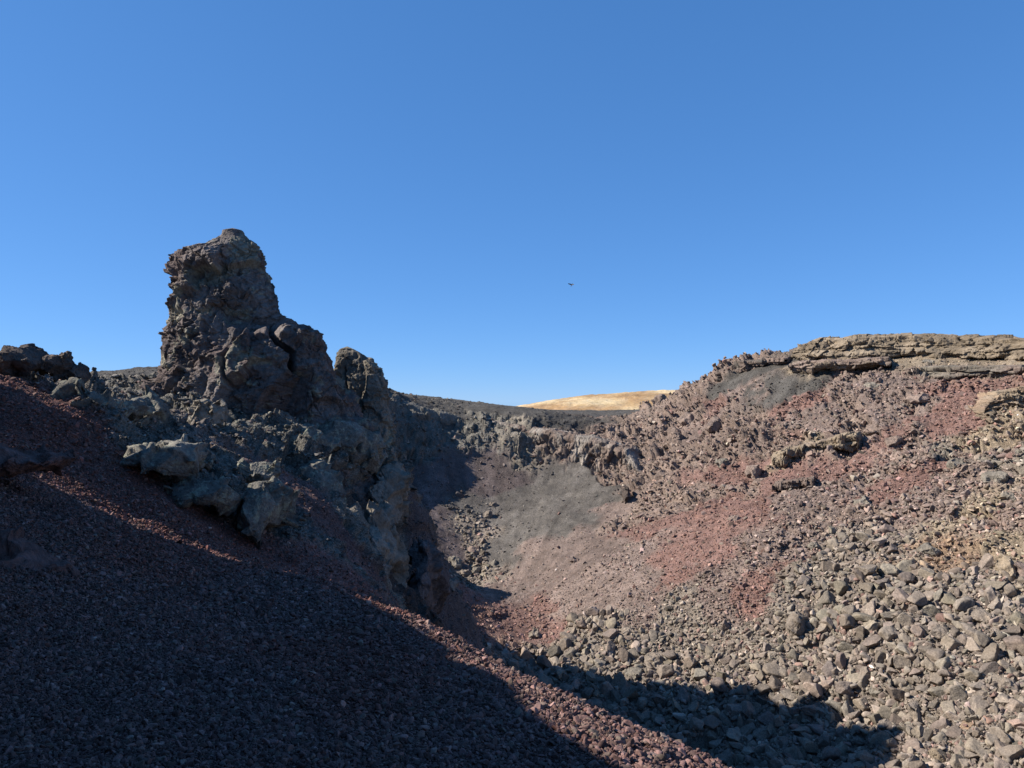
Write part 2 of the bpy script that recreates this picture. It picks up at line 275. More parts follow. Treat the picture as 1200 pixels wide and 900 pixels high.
def surf(X, Y):
    """height of the detailed ground at given places (nearest grid vertex, bilinear not needed)"""
    a = np.arctan2(X, Y); r = np.hypot(X, Y)
    ia = np.clip(np.searchsorted(az, a), 0, NA - 1); ir = np.clip(np.searchsorted(rad, r), 0, NR - 1)
    return ir * NA + ia

# far golden hill beyond the rim
hu = np.linspace(560, 1000, 260); hv = np.interp(hu, [560, 600, 640, 680, 720, 760, 795, 850, 1000], [482, 477, 469.5, 464, 460.5, 457.5, 457, 455, 452])
prof = np.linspace(0, 1, 60); HV = []
for u, v in zip(hu, hv):
    top = W(u, v, 620.0)
    for t in prof:
        y = 400 + 420 * t; k = math.sin(math.pi * min(1, t / 0.524) / 2) if t < .524 else math.cos((t - .524) / .476 * math.pi / 2)
        HV.append((top[0] * y / 620.0, y, -22 + (top[2] + 22) * k))
HV = np.array(HV); HV[:, 2] += 0.5 * fbm(HV, 22, 4, 90) + 0.8 * np.abs(fbm(HV * np.array([1, .4, 1]), 9, 4, 92)) - .4
n = len(prof); a_ = np.arange(len(hu) - 1)[:, None] * n + np.arange(n - 1)[None]
HF = np.stack([a_, a_ + n, a_ + n + 1, a_ + 1], -1).reshape(-1, 4)
hm = mesh_np('hill', HV, HF); g = np.clip(.5 + .9 * fbm(HV * np.array([1, .5, 6]), 30, 5, 94), 0, 1)[:, None]
set_col(hm, np.array([.30, .19, .095]) * (1 - g) + np.array([.48, .37, .215]) * g)
M_hill = rock_mat('dry_grass', 'geometry', 0.16, 0.8, contrast=0.9)
link('hill', hm, M_hill, kind='structure')

# ------------------------------------------------------------------ rocks
def ico(sub):
    bm = bmesh.new(); bmesh.ops.create_icosphere(bm, subdivisions=sub, radius=1.0)
    V = np.array([v.co[:] for v in bm.verts]); Fc = np.array([[v.index for v in f.verts] for f in bm.faces]); bm.free(); return V, Fc
ICO = {k: ico(k) for k in (3, 4, 5, 6)}
def chop(P, N, levels, seed, spread=.26, size=None, wt=None):
    """breaks flat fracture faces out of a surface, large ones first"""
    r = np.random.default_rng(seed); P0 = P; P = P.copy(); wt = None if wt is None else wt / wt.sum()
    for rad_, dep, cnt in levels:
        for i in r.choice(len(P), cnt, p=wt):
            sc = 1.0 if size is None else size[i]; R_ = rad_ * sc; n = N[i] + r.normal(0, spread, 3); n /= np.linalg.norm(n); d = P - P0[i]; q = (d * d).sum(1)
            k = np.where(q < R_ * R_)[0]; t = d[k] @ n + dep * sc * r.uniform(.5, 1.3); m = t > 0; k = k[m]; t = t[m]
            w = np.clip((R_ - np.sqrt(q[k])) / (.15 * R_), 0, 1); P[k] -= (t * w)[:, None] * n
    return P
def angular(V, seed, planes=13, lo=.58, hi=.92):
    r = np.random.default_rng(seed); P = V.copy()
    for k in range(planes):
        nn = r.normal(size=3); nn /= np.linalg.norm(nn); d = r.uniform(lo, hi)
        P -= np.maximum(0, P @ nn - d)[:, None] * nn
    return P
def lump(name, c, rad3, seed, color, mat, sub=6, amp=1.0, rotz=0.0, planes=9, squash=(1, 1, 1), color2=None, layers=0.0, **props):
    """one outcrop or large rock: a plane-cut body with broken relief on three scales"""
    V, Fc = ICO[sub]; P = angular(V, seed, planes, .62, .95) * np.array(rad3); N = V / np.array(rad3); N /= np.linalg.norm(N, axis=1, keepdims=True)
    s = float(np.mean(sorted(rad3)[:2])); Q = P + seed * 3.7
    d = 0.42 * blocks(Q, .95 * s, seed, squash=squash, warp=.12) + 0.32 * blocks(Q, .36 * s, seed + 5, squash=squash, warp=.15) + 0.45 * blocks(Q, .15 * s, seed + 9, crack=.2) + 0.03 * s * fbm(Q, .12 * s, 3, seed + 2, gain=.7)
    if layers:
        zz = Q[:, 2] + .06 * s * fbm(Q, .8 * s, 3, seed + 40); k = np.floor(zz / (layers)); d += layers * .9 * (hf(_h(k.astype(np.int64), 0 * k.astype(np.int64), 0 * k.astype(np.int64), seed)) - .5)
    lim = .42 * s; d = lim * np.tanh(d / lim)
    P = P + N * (amp * d)[:, None]
    P = chop(P, N, [(.8 * s, .16 * s, 16), (.45 * s, .10 * s, 60), (.24 * s, .06 * s, 150)], seed + 50) + N * (.06 * s)
    P = P + N * (.30 * blocks(Q, .075 * s, seed + 11, crack=.2))[:, None]
    me = mesh_np(name, P, Fc); c0 = np.array(color); c2 = np.array(color2 if color2 is not None else c0 * .72)
    g = np.clip(.5 + .8 * fbm(Q, .7 * s, 4, seed + 60), 0, 1)[:, None]; set_col(me, c0 * (1 - g) + c2 * g)
    o = link(name, me, mat, **props); o.location = tuple(c); o.rotation_euler = (0, 0, rotz); return o
def rock_px(name, u, v, w, h, y, color, mat, seed, label, cat='rock', group=None, depth=0.9, tilt=0.0, **kw):
    """a rock whose middle is seen at photo pixel (u, v), w by h pixels, at depth y (y=None: where the sight line meets the ground)"""
    if y is None: c = hit(u, v)
    else: c = W(u, v, y)
    m = c[1] / F_PX; rx, rz = w * m / 2 * 1.12, h * m / 2 * 1.12
    p = dict(label=label, category=cat)
    if group: p['group'] = group
    o = lump(name, c, (rx, max(rx, rz) * depth, rz), seed, color, mat, **kw, **p); o.rotation_euler[1] = tilt
    return o

# --- the spire
def loft_rock(name, prof, yc, dfac, seed, color, color2, mat, nz=460, na=420, cracks=(), pits=(), amp=1.0, sup=2.6, lean=0.0, **props):
    pv = np.array(prof, float); vs = np.linspace(pv[-1, 0], pv[0, 0], nz); L_ = np.interp(vs, pv[:, 0], pv[:, 1]); R_ = np.interp(vs, pv[:, 0], pv[:, 2])
    th = np.linspace(0, 2 * np.pi, na, endpoint=False); V = []; nrm = []
    for v, l, r in zip(vs, L_, R_):
        cpt = W((l + r) / 2, v, yc); a = (r - l) / 2 * yc / F_PX; b = max(a * dfac, .25)
        t = np.clip((v - vs[-1]) / 10.0, 0, 1)
        k = (np.abs(np.cos(th)) ** sup + np.abs(np.sin(th)) ** sup) ** (-1 / sup)
        x = a * k * np.cos(th); y = b * k * np.sin(th); V.append(np.stack([cpt[0] + x, cpt[1] + y + lean * (cpt[2]), np.full(na, cpt[2])], 1))
        nn = np.stack([np.cos(th) / a, np.sin(th) / b, np.zeros(na)], 1); nn /= np.linalg.norm(nn, axis=1, keepdims=True); nn[:, 2] = .25; nrm.append(nn)
    V = np.concatenate(V); N = np.concatenate(nrm); u, v = proj(V)
    d = .26 * blocks(V, 2.5, seed, squash=(1, 1, .55), warp=.05, crack=.10, tilt=1.0, ew=.035) + .24 * blocks(V, .95, seed + 4, squash=(1, 1, .75), warp=.06, crack=.14, ew=.05)
    fr = np.clip((V[:, 0] - W(250, 400, yc)[0]) / 1.2 + .6 * fbm(V, 1.5, 3, seed + 21), 0, 1); rw = 1 - .6 * fr * fr * (3 - 2 * fr)     # clinker on the left, broken flat faces on the right
    d = .5 * np.tanh(d / .5) + .30 * rw * blocks(V, .36, seed + 8, warp=.1, crack=.2)
    hw = np.repeat((R_ - L_) / 2 * yc / F_PX, na); d *= amp * np.clip(hw / 1.6, .22, 1); front = N[:, 1] < .2; m = yc / F_PX
    for pts, wpx, dep in cracks:
        dd = np.full(len(V), 1e9); jx = 5 * fbm(V, 1.1, 3, seed + 30)
        for (a0, b0), (a1, b1) in zip(pts[:-1], pts[1:]):
            ex, ey = a1 - a0, b1 - b0; t = np.clip(((u + jx - a0) * ex + (v - b0) * ey) / (ex * ex + ey * ey), 0, 1); dd = np.minimum(dd, np.hypot(u + jx - a0 - t * ex, v - b0 - t * ey))
        d -= np.where(front, dep * np.exp(-(dd / wpx) ** 2), 0)
    for (pu, pvv, ru, rv, dep) in pits:
        q = ((u - pu) / ru) ** 2 + ((v - pvv) / rv) ** 2; d -= np.where(front, dep * np.exp(-q ** 2), 0)
    d *= np.clip((v - vs[-1]) / 8, .25, 1)
    Nn = N / np.linalg.norm(N, axis=1, keepdims=True); sc_ = float(np.clip(hw.max() / 3.5, .4, 1)); P = V + N * (d + .24 * sc_ * np.clip(hw / 1.6, .2, 1))[:, None]; edge_ = np.clip(hw / 1.2, .2, 1)
    P = chop(P, Nn, [(1.5 * sc_, .26 * sc_, 60), (.8 * sc_, .16 * sc_, 170), (.42 * sc_, .10 * sc_, 160)], seed + 53, size=np.clip(hw / 1.6, .2, 1), wt=hw)
    P += N * (edge_ * ((.22 + .22 * (rw - .4) / .6) * blocks(V, .42, seed + 10, warp=.1, crack=.14, ew=.05) + (.2 + .4 * rw) * blocks(V, .16, seed + 9, warp=.1, crack=.2) + .02 * fbm(V, .1, 3, seed + 14)))[:, None]; top = P[-na:].mean(0) + np.array([0, 0, .1]); bot = P[:na].mean(0)
    P = np.concatenate([P, [bot, top]]); i0 = np.arange(nz - 1)[:, None] * na + np.arange(na)[None]; i1 = np.arange(nz - 1)[:, None] * na + (np.arange(na)[None] + 1) % na
    Fq = np.stack([i0, i1, i1 + na, i0 + na], -1).reshape(-1, 4)
    k = np.arange(na); tb = (nz - 1) * na; capT = np.stack([tb + k, tb + (k + 1) % na, np.full(na, nz * na + 1), np.full(na, nz * na + 1)], 1)
    me = bpy.data.meshes.new(name)
    # quads for the wall, triangles for the cap
    tri = capT[:, :3]; loops = np.concatenate([Fq.ravel(), tri.ravel()]).astype(np.int32)
    me.vertices.add(len(P)); me.vertices.foreach_set('co', P.astype(np.float32).ravel()); me.loops.add(len(loops)); me.loops.foreach_set('vertex_index', loops)
    st = np.concatenate([np.arange(len(Fq)) * 4, len(Fq) * 4 + np.arange(len(tri)) * 3]).astype(np.int32); me.polygons.add(len(st)); me.polygons.foreach_set('loop_start', st)
    me.polygons.foreach_set('use_smooth', np.ones(len(st), bool)); me.update(calc_edges=True)
    g = np.clip(.5 + 1.3 * fbm(P, 1.5, 6, seed + 70, .6), 0, 1)[:, None]; cc = np.array(color) * (1 - g) + np.array(color2) * g
    g2 = np.clip((fbm(P, .7, 6, seed + 80, .65) - .42 + np.clip((P[:, 2] - 4.0) * .3, -.2, .4)) * 3, 0, .75)[:, None]; cc = cc * (1 - g2) + np.array((.225, .21, .155)) * g2; set_col(me, cc)
    return link(name, me, mat, **props)
SPIRE = [(271,264,282),(276,262,285),(283,256,290),(290,248,295),(299,225,299),(312,215,306),(327,213,315),(342,209,321),(351,206,326),(372,196,337),(385,189,356),(396,183,374),(404,179,382),(415,175,387),(428,174,391),(450,172,402),(480,171,414),(520,169,428),(600,166,438)]
loft_rock('rock_spire', SPIRE, 26.0, .62, 21, C['SP'], (.15, .128, .116), M_rock, nz=560, na=560,
    cracks=[([(312,378),(328,400),(347,410),(345,440),(330,470),(324,505)], 4.5, .8), ([(342,424),(362,448),(384,478),(398,502)], 4.5, .7), ([(247,318),(257,350),(264,400),(268,450)], 3.0, .45), ([(228,470),(236,520)], 3, .4)],
    pits=[(246,328,13,13,.4),(285,505,26,10,.4),(232,365,10,14,-.25)],
    label='tall brown and grey lava spire rising against the sky', category='rock spire')
loft_rock('rock_buttress', [(409,400,414),(414,396,424),(420,394,437),(430,393,443),(450,395,447),(480,396,450),(520,392,462),(580,380,480)], 28.6, .8, 44, C['GR'] * .8, C['GR'], M_rock, nz=320, na=360, amp=1.0, sup=4.5, cracks=[([(398,430),(404,460),(412,490)],3,.4)],
    label='squat grey rock block right of the tall spire', category='rock')

LV, LV2 = C['LR'] * .92, C['LR'] * 1.12
OUT = [  # u, v, w, h, depth, label
 (32,420,62,40,14.6,'dark knobbly rock on the skyline, highest of the far left rocks',DKc:=C['DK']*1.3),
 (66,428,40,30,14.8,'dark flat topped rock beside the highest far left knob',DKc),
 (88,440,36,28,15.0,'dark rounded rock ending the far left skyline outcrop',DKc),
 (5,425,40,34,14.2,'dark rock at the left picture edge on the skyline',DKc),
 (112,482,84,62,14.8,'grey lava outcrop at the top of the red cinder slope',LV),
 (168,492,80,66,16.5,'grey lava outcrop directly before the spire foot',LV),
 (196,540,108,52,14.0,'pale lichen crusted outcrop overhanging the red cinder slope',LV2),
 (245,580,88,54,13.9,'dark blue grey outcrop below the lichen crusted one',LV),
 (312,600,58,84,14.5,'tall dark outcrop lowest on the red cinder slope',LV),
 (243,488,34,54,19.5,'small pale pinnacle standing against the spire foot',np.array([.2,.175,.14])),
 (305,552,50,34,16.5,'small pale topped rock above the tall dark outcrop',LV2),
 (345,520,90,56,24.0,'dark rubbly rock mass under the spire shoulder',LV),
 (400,520,96,70,26.0,'dark rubbly rock mass under the squat rock block',LV),
 (375,572,70,64,21.5,'dark rough outcrop right of the tall dark outcrop',LV),
 (425,535,50,44,26.0,'dark overhanging rock above the shaded hollow',LV),
 (445,650,42,116,21.5,'steep grey rock slab left of the black fissure',C['GR']),
 (497,690,44,110,25.0,'dark rock slab right of the black fissure',C['BR']),
 (455,590,44,100,26.5,'shaded grey rock wall above the black fissure',C['GR']),
 (24,538,100,44,8.8,'low dark rock hump on the slope at the left edge',C['CF']),
 (20,665,130,84,6.5,'broad dark half buried rock hump at the left edge',C['CF']),
]
for k, (u, v, w, h, y, lab, c) in enumerate(OUT):
    rock_px('rock_outcrop', u, v, w, h, y, c, M_lichen if c is LV2 or c is LV else M_rock, 100 + 7 * k, lab, 'rock outcrop', sub=6, amp=.9, depth=1.2, color2=c * 1.25)

# --- cliff band along the back of the crater
def loaf(name, path, seed, color, color2, mat, thick=2.0, ns=700, na=150, amp=1.0, layers=0.0, cell=1.0, squash=(1, 1, .55), snap=None, batter=0.0, taper=.03, **props):
    """a rock band: path of (u, v_top, v_bottom, depth), a closed cross-section carried along it"""
    pv = np.array(path, float); s = np.linspace(0, 1, ns); sp = np.linspace(0, 1, len(pv))
    U, VT, VB, D = (np.interp(s, sp, pv[:, k]) for k in range(4))
    if snap is not None: D = np.interp(s, sp, [hit(p[0], p[2])[1] - snap for p in pv])
    top = np.array([W(*t) for t in zip(U, VT, D)]); bot = np.array([W(*t) for t in zip(U, VB, D - .8)])
    th = np.linspace(0, 2 * np.pi, na, endpoint=False); e = 4.0; k = (np.abs(np.cos(th)) ** e + np.abs(np.sin(th)) ** e) ** (-1 / e)
    mid = (top + bot) / 2; hz = (top[:, 2] - bot[:, 2]) / 2
    tang = np.gradient(mid, axis=0); tang[:, 2] = 0; tang /= np.linalg.norm(tang, axis=1, keepdims=True) + 1e-9; nor = np.stack([tang[:, 1], -tang[:, 0], 0 * tang[:, 0]], 1)
    endt = np.clip(np.minimum(s, 1 - s) / taper, .06, 1)
    a = thick / 2 * k * np.cos(th); V = mid[:, None, :] + nor[:, None, :] * ((a[None, :] - thick / 2) * endt[:, None] - batter * hz[:, None] * (1 + k * np.sin(th))[None])[..., None]
    V[..., 2] += hz[:, None] * endt[:, None] * (k * np.sin(th))[None]
    N = nor[:, None, :] * np.cos(th)[None, :, None] + np.array([0, 0, 1.0]) * np.sin(th)[None, :, None]
    V = V.reshape(-1, 3); N = N.reshape(-1, 3); hm_ = float(hz.mean()) * 2
    d = .45 * blocks(V, 1.5 * cell, seed, squash=squash) + .42 * blocks(V, .6 * cell, seed + 3, squash=squash) + .35 * blocks(V, .28 * cell, seed + 6) + .05 * fbm(V, .5, 4, seed + 9)
    if layers:
        zz = V[:, 2] + .12 * fbm(V * np.array([1, 1, .3]), 3.0, 3, seed + 40); kk = np.floor(zz / layers).astype(np.int64); d += layers * 1.1 * (hf(_h(kk, 0 * kk, 0 * kk, seed)) - .5) * 1.4
    d = np.where(np.tile(np.sin(th), ns) > .6, .35 * d, d)
    P = V + N * (amp * d)[:, None]
    i0 = np.arange(ns - 1)[:, None] * na + np.arange(na)[None]; i1 = np.arange(ns - 1)[:, None] * na + (np.arange(na)[None] + 1) % na
    Fq = np.stack([i0, i0 + na, i1 + na, i1], -1).reshape(-1, 4)
    P = np.concatenate([P, [P[:na].mean(0), P[-na:].mean(0)]]); kq = np.arange(na)
    capA = np.stack([kq, (kq + 1) % na, np.full(na, ns * na), np.full(na, ns * na)], 1)
    me = mesh_np(name, P, Fq)
    g = np.clip(.5 + 1.2 * fbm(P * np.array([1, 1, .4 if name == 'cliff' else 1.5]), .9 if name == 'cliff' else 1.6, 5, seed + 70), 0, 1)[:, None]; set_col(me, np.array(color) * (1 - g) + np.array(color2) * g)
    return link(name, me, mat, **props)
loaf('cliff', [(420,458,545,61),(445,464,545,62),(470,470,540,62.5),(500,478,540,63),(530,484,542,64),(552,489,546,65)], 61, C['LR'], C['LR'] * 1.25, M_rock, thick=2.4, ns=420,
     label='shaded dark cliff band behind the squat rock block', category='cliff')
loaf('cliff', [(548,490,541,65),(580,494,543,64.5),(615,499,546,63),(650,505,552,61.5),(690,512,562,60),(725,522,574,58.4),(752,536,580,57)], 62, C['GB'] * .9, (.23, .20, .17), M_rock, thick=2.0, ns=700, squash=(1, 1, .55), taper=.12, cell=.55, amp=1.25,
     label='sunlit broken cliff band above the grey scree bowl', category='cliff')
# --- strata along the right rim
loaf('rock_ledge', [(926,403,420,62),(945,396,423,61.5),(1000,391,422,60.5),(1060,389,418,59),(1120,391,418,57),(1180,395,420,55.5),(1240,400,430,54)], 71, C['TN'], C['TN'] * .66, M_strata, thick=2.0, ns=760, na=170, layers=.26, cell=.75, squash=(.9, .9, 1.7), amp=.9, snap=.3, batter=.7,
     label='long tan layered ledge capping the right hand rim', category='rock ledge')
loaf('rock_ledge', [(925,424,436,59.5),(960,421,434,59),(1000,420,433,58),(1045,418,430,57)], 72, C['TN'] * .8, C['GB'], M_strata, thick=2.6, ns=300, na=80, layers=.25, cell=.7, squash=(.7, .7, 1.8), amp=.8, snap=.25,
     label='short overhanging ledge with black shadow under the capping ledge', category='rock ledge')
loaf('rock_ledge', [(1075,428,444,52),(1110,426,446,51),(1150,427,441,50.3),(1200,427,438,49.5)], 73, C['GR'], C['GB'], M_strata, thick=2.6, ns=300, na=80, layers=.4, cell=1.0, squash=(.6, .6, 1.5), amp=.8, snap=.25,
     label='grey slab ledge with a deep black shadow near the right edge', category='rock ledge')
loaf('rock_ledge', [(838,434,446,67),(860,425,438,66.5),(885,421,432,65.5),(920,418,426,64)], 74, C['GB'], C['AS'], M_strata, thick=2.0, ns=240, na=80, layers=.3, cell=.8, amp=.8, snap=.25,
     label='low rock ledge along the rim left of the capping ledge', category='rock ledge')
loaf('rock_ledge', [(905,535,548,48.2),(935,524,538,48.4),(965,514,530,48.8),(1005,506,526,48.6)], 75, C['TN'], C['GB'], M_rock, thick=1.4, ns=300, na=90, layers=.2, cell=.6, amp=1.1, snap=.05,
     label='pale diagonal ledge halfway up the red and grey slope', category='rock ledge')
loaf('rock_ledge', [(905,566,575,46.2),(930,562,572,46),(955,558,568,45.8)], 76, C['GB'] * .8, C['GB'], M_rock, thick=1.0, ns=160, na=70, layers=.15, cell=.4, amp=1.2, snap=.0,
     label='short dark ledge on the red scree below the pale diagonal ledge', category='rock ledge')
loaf('rock_ledge', [(1160,478,494,41.5),(1180,458,480,42.5),(1205,452,474,43),(1240,448,472,43)], 77, C['OR'], C['TN'], M_strata, thick=1.1, ns=300, na=120, layers=.2, cell=.42, squash=(.7, .7, 1.6), amp=1.3, snap=.1, batter=.5,
     label='orange yellow layered ledge at the right edge', category='rock ledge')
ROCKS = [  # u, v, w, h, colour, label
 (1046,520,26,24,'GB','round topped boulder with black shadow in mid slope'),(1180,668,24,40,'TN','smooth pale slab at the right edge'),(1196,672,18,34,'PK','pinkish smooth slab beside the pale slab'),
 (935,740,40,44,'TL','largest pale boulder in the middle of the talus'),(765,775,30,20,'TL','long pale boulder atop the dark boulder heap'),(735,738,22,14,'TL','boulder crowning the heap beside the brown patch'),(627,746,18,16,'TL','lone boulder left of the boulder heap'),
 (672,657,14,8,'PK','long pale stone lying on the pink scree'),(664,642,10,6,'PK','small pale stone above the long pale stone'),(640,683,10,5,'PK','small pale stone low on the pink scree'),(725,682,9,8,'PK','pale block on the lower pink scree'),
 (733,588,10,36,'DK','dark upright red brown rock standing on the scree edge'),(725,608,12,12,'PK','stone at the foot of the dark upright rock'),
 (572,604,12,12,'TL','upper boulder of the trail down the bowl'),(578,594,12,12,'TL','topmost boulder of the trail down the bowl'),(565,617,15,11,'TL','broad boulder in the trail down the bowl'),
 (533,662,22,22,'GR','dark block beside the shadow on the bowl floor'),(553,648,20,18,'GB','large block on the bowl floor'),(545,672,16,14,'TL','grey block on the bowl floor before the large one'),(527,684,28,18,'TL','wide block lowest on the bowl floor'),(558,668,14,12,'GR','dark block right on the bowl floor'),
 (790,510,20,26,'GB','crag on the slope edge above the scree'),(775,470,22,20,'GB','crag on the skyline right of the golden hill'),(812,460,18,16,'GB','dark gapped crag high on the left skyline of the rim'),
 (848,545,22,22,'GR','dark crag with shadow at the end of the diagonal ledge'),(885,555,26,20,'GB','pale crag beside the dark one below the ledge'),(1085,425,16,10,'GR','grey knob over the slab ledge'),(1020,455,22,18,'GR','dark green grey boulder under the short overhang'),
 (1140,480,26,16,'GB','crag left of the orange ledge'),(1165,560,34,22,'GR','grey crag near the right edge in mid slope'),(1190,585,26,18,'GR','grey block under the grey crag'),(955,640,18,12,'GR','dark rock on the pink slope above the talus'),(1090,645,28,18,'GR','dark angular crag above the right talus'),(1135,690,26,20,'TL','boulder below the smooth pale slab'),
 (1150,722,30,18,'TL','broad slab boulder high in the right talus'),(1100,742,24,20,'TL','round boulder in the middle of the right talus'),(1072,838,24,34,'TL','upright pale boulder low in the right talus'),(1030,812,26,22,'GR','grey boulder above the shadow edge'),(1135,852,22,16,'OR','orange boulder low in the right talus'),(1156,856,16,18,'PK','pink boulder beside the orange boulder'),
 (1100,888,28,22,'TN','yellowish boulder at the bottom edge'),(1010,868,30,16,'TL','flat boulder cut by the shadow edge'),(1175,800,30,16,'TL','flat grey slab at the right edge of the talus'),(1125,790,22,14,'GR','grey slab boulder beside the flat grey slab'),(975,755,22,24,'TL','boulder right of the largest pale boulder'),
 (745,532,26,20,'GR','pale grey crag where the cliff band meets the slope'),(805,492,30,20,'GB','brown crag high on the broken slope'),(838,500,24,26,'GB','tall brown crag above the diagonal ledge'),(1030,505,40,20,'GB','broad crag at the upper end of the diagonal ledge'),(1075,470,34,18,'GB','low crag inside the upper red patch'),(1010,590,24,14,'GR','flat grey rock in the middle of the gravel slope'),(860,610,18,14,'GB','brown rock beside the lower red patch'),(1120,545,30,18,'GR','wide grey crag left of the grey edge crag'),(775,560,20,18,'GB','crag above the dark upright rock'),
 (925,690,16,22,'GR','dark crag at the end of the red patch'),(905,700,14,16,'GR','lower dark crag at the end of the red patch'),(1000,700,18,16,'TL','boulder at the top of the talus'),(700,760,20,16,'TL','boulder low in the heap by the floor'),(800,800,22,18,'TL','boulder on the shadow line of the heap'),(742,790,24,18,'GR','grey boulder low in the heap'),
]
for k, (u, v, w, h, c, lab) in enumerate(ROCKS):
    cc = C[c] * rng.uniform(.9, 1.1); kind = 'boulder' if any(t in lab for t in ('boulder', 'stone', 'block')) else 'rock'
    rock_px(kind, u, v, w, h, None, cc, M_rock, 400 + 3 * k, lab, kind, sub=5, amp=.7, planes=14, color2=cc * 1.2)

# --- unseen ridge added left of the frame, crest shaped to shade the slope
def shade_ridge():
    te = math.tan(R(SUN_EL)) / math.cos(R(SUN_AZ)); ta = math.tan(R(SUN_AZ)); xb = lambda y: -(.72 * y + 2.6)
    def back(P):
        y = P[1]
        for _ in range(6): y = P[1] + ta * (P[0] - xb(y))
        return y, P[2] + te * (P[0] - xb(y))
    edge = sorted(back(hit(*p)) for p in RIDGE_EDGE); notch = [back(hit(*p)) for p in RIDGE_GAP]
    open('/tmp/edge.txt', 'w').write(str(edge) + str(notch)) if 0 else print('edge', [(round(a, 2), round(b, 2)) for a, b in edge]); print('gap', [(round(a, 2), round(b, 2)) for a, b in notch])
    ys = np.linspace(-7, 13.7, 420); ey = [a for a, b in edge]; eh = [b for a, b in edge]
    h = np.interp(ys, [ey[0] - 3, ey[0] - .6] + ey + [ey[-1] + .35, ey[-1] + 1.2], [eh[0] + 3.0, eh[0] + .9] + eh + [eh[-1] + .9, eh[-1] + 1.8])
    for y0, w, low in GAPS: h -= np.maximum(0, h - low) * np.exp(-((ys - y0) / w) ** 4)
    h *= np.clip((13.7 - ys) / .8, 0, 1) * np.clip((ys + 7) / 2, 0, 1)
    h += .07 * fbm(np.stack([ys, 0 * ys, 0 * ys], 1), .5, 4, 140)
    g = zbase(np.array([xb(y) for y in ys]), ys); na = 60; t = np.linspace(0, 2 * np.pi, na, endpoint=False); V = []
    for y, hh, gg in zip(ys, h, g):
        hh = max(hh, gg + .1); c0 = gg - .8; f = (np.sin(t) + 1) / 2; wd = 1.9 * (1 - f ** 1.3) + .12
        V.append(np.stack([xb(y) - 1.0 * (1 - f) * 0 + wd * np.cos(t) , np.full(na, y), c0 + (hh - c0) * f], 1))
    V = np.concatenate(V); f = np.tile((np.sin(t) + 1) / 2, len(ys)); N = np.tile(np.stack([np.cos(t), 0 * t, .0 * t], 1), (len(ys), 1))
    V = V + N * ((.35 * blocks(V, 1.1, 141) + .3 * blocks(V, .4, 142)) * (1 - f ** 6))[:, None]
    ns = len(ys); i0 = np.arange(ns - 1)[:, None] * na + np.arange(na)[None]; i1 = np.arange(ns - 1)[:, None] * na + (np.arange(na)[None] + 1) % na
    m = mesh_np('shading_ridge', V, np.stack([i0, i1, i1 + na, i0 + na], -1).reshape(-1, 4)); set_col(m, np.tile(C['LR'] * .8, (len(V), 1)))
    link('shading_ridge', m, M_rock, kind='structure')
RIDGE_EDGE = [(440,708),(490,738),(530,765),(570,790),(620,832),(700,888),(725,906)]
RIDGE_GAP = [(100,562),(200,622),(300,675),(325,688)]
GAPS = [(10.74, .96, 1.3)]  # notch cut in the crest so a sun streak reaches the slope
shade_ridge()

# ------------------------------------------------------------------ talus boulders and loose stones
def protos(nv, sub, s0, mat, planes=13):
    out = []
    for k in range(nv):
        V, Fc = ICO[sub]; P = angular(V, s0 + k, planes, .38, .74) * 1.25; Q = P * 1.0 + k * 9.1
        P = P + V * (.10 * blocks(Q, .5, s0 + k) + .03 * fbm(Q, .25, 3, s0 + k))[:, None]
        P *= np.array([1, rng.uniform(.7, .95), rng.uniform(.55, .8)]); m = mesh_np('stone', P, Fc, smooth=True); m.materials.append(mat); out.append(m)
    return out
uG, vG = proj(GP); uG = uG.reshape(NR, NA); vG = vG.reshape(NR, NA)
run = np.minimum.accumulate(np.where(RR > 2.2, vG, 2000), axis=0); vis = (vG <= run + 6)
du = np.abs(np.gradient(uG, axis=1)); dv = np.maximum(-np.gradient(vG, axis=0), 0)
inframe = (uG > -60) & (uG < 1260) & (vG > 330) & (vG < 960) & (RR > 2.4) & (RR < 104)
area = (du * np.clip(dv, .12, 4) * inframe)
A4 = GA.reshape(NR, NA, -1)
# talus: large to small, kept apart
dens = (area * A4[..., 6] ** 1.5).ravel(); dens[~np.isfinite(dens)] = 0
cand = rng.choice(len(dens), 30000, p=dens / dens.sum()); size = np.clip(4.0 * rng.pareto(2.7, 30000) + 2.8, 2.8, 18) * np.clip(.45 + .55 * GA[cand, 6], .4, 1)
order = np.argsort(-size); px, py = uG.ravel()[cand], vG.ravel()[cand]; keep = []; kx = np.zeros(30000); ky = np.zeros(30000); ks = np.zeros(30000); nk = 0
fixed = np.array([(r[0], r[1], max(r[2], r[3]) * .8) for r in ROCKS])
for i in order:
    if np.any((fixed[:, 0] - px[i]) ** 2 + (fixed[:, 1] - py[i]) ** 2 < (.5 * (fixed[:, 2] + size[i])) ** 2): continue
    if nk and np.any((kx[:nk] - px[i]) ** 2 + (ky[:nk] - py[i]) ** 2 < (.31 * (ks[:nk] + size[i])) ** 2): continue
    kx[nk], ky[nk], ks[nk] = px[i], py[i], size[i]; nk += 1; keep.append(i)
keep = np.array(keep); bp = GP[cand[keep]]; bs = size[keep] * np.linalg.norm(bp, axis=1) / F_PX / 2
bcol = GA[cand[keep], :3] * rng.uniform(.75, 1.3, (len(keep), 1)) * (1 + rng.normal(0, .02, (len(keep), 3)))
NB = 240
PB = protos(14, 4, 900, M_boulder)
side = bp[:, 0] / bp[:, 1]
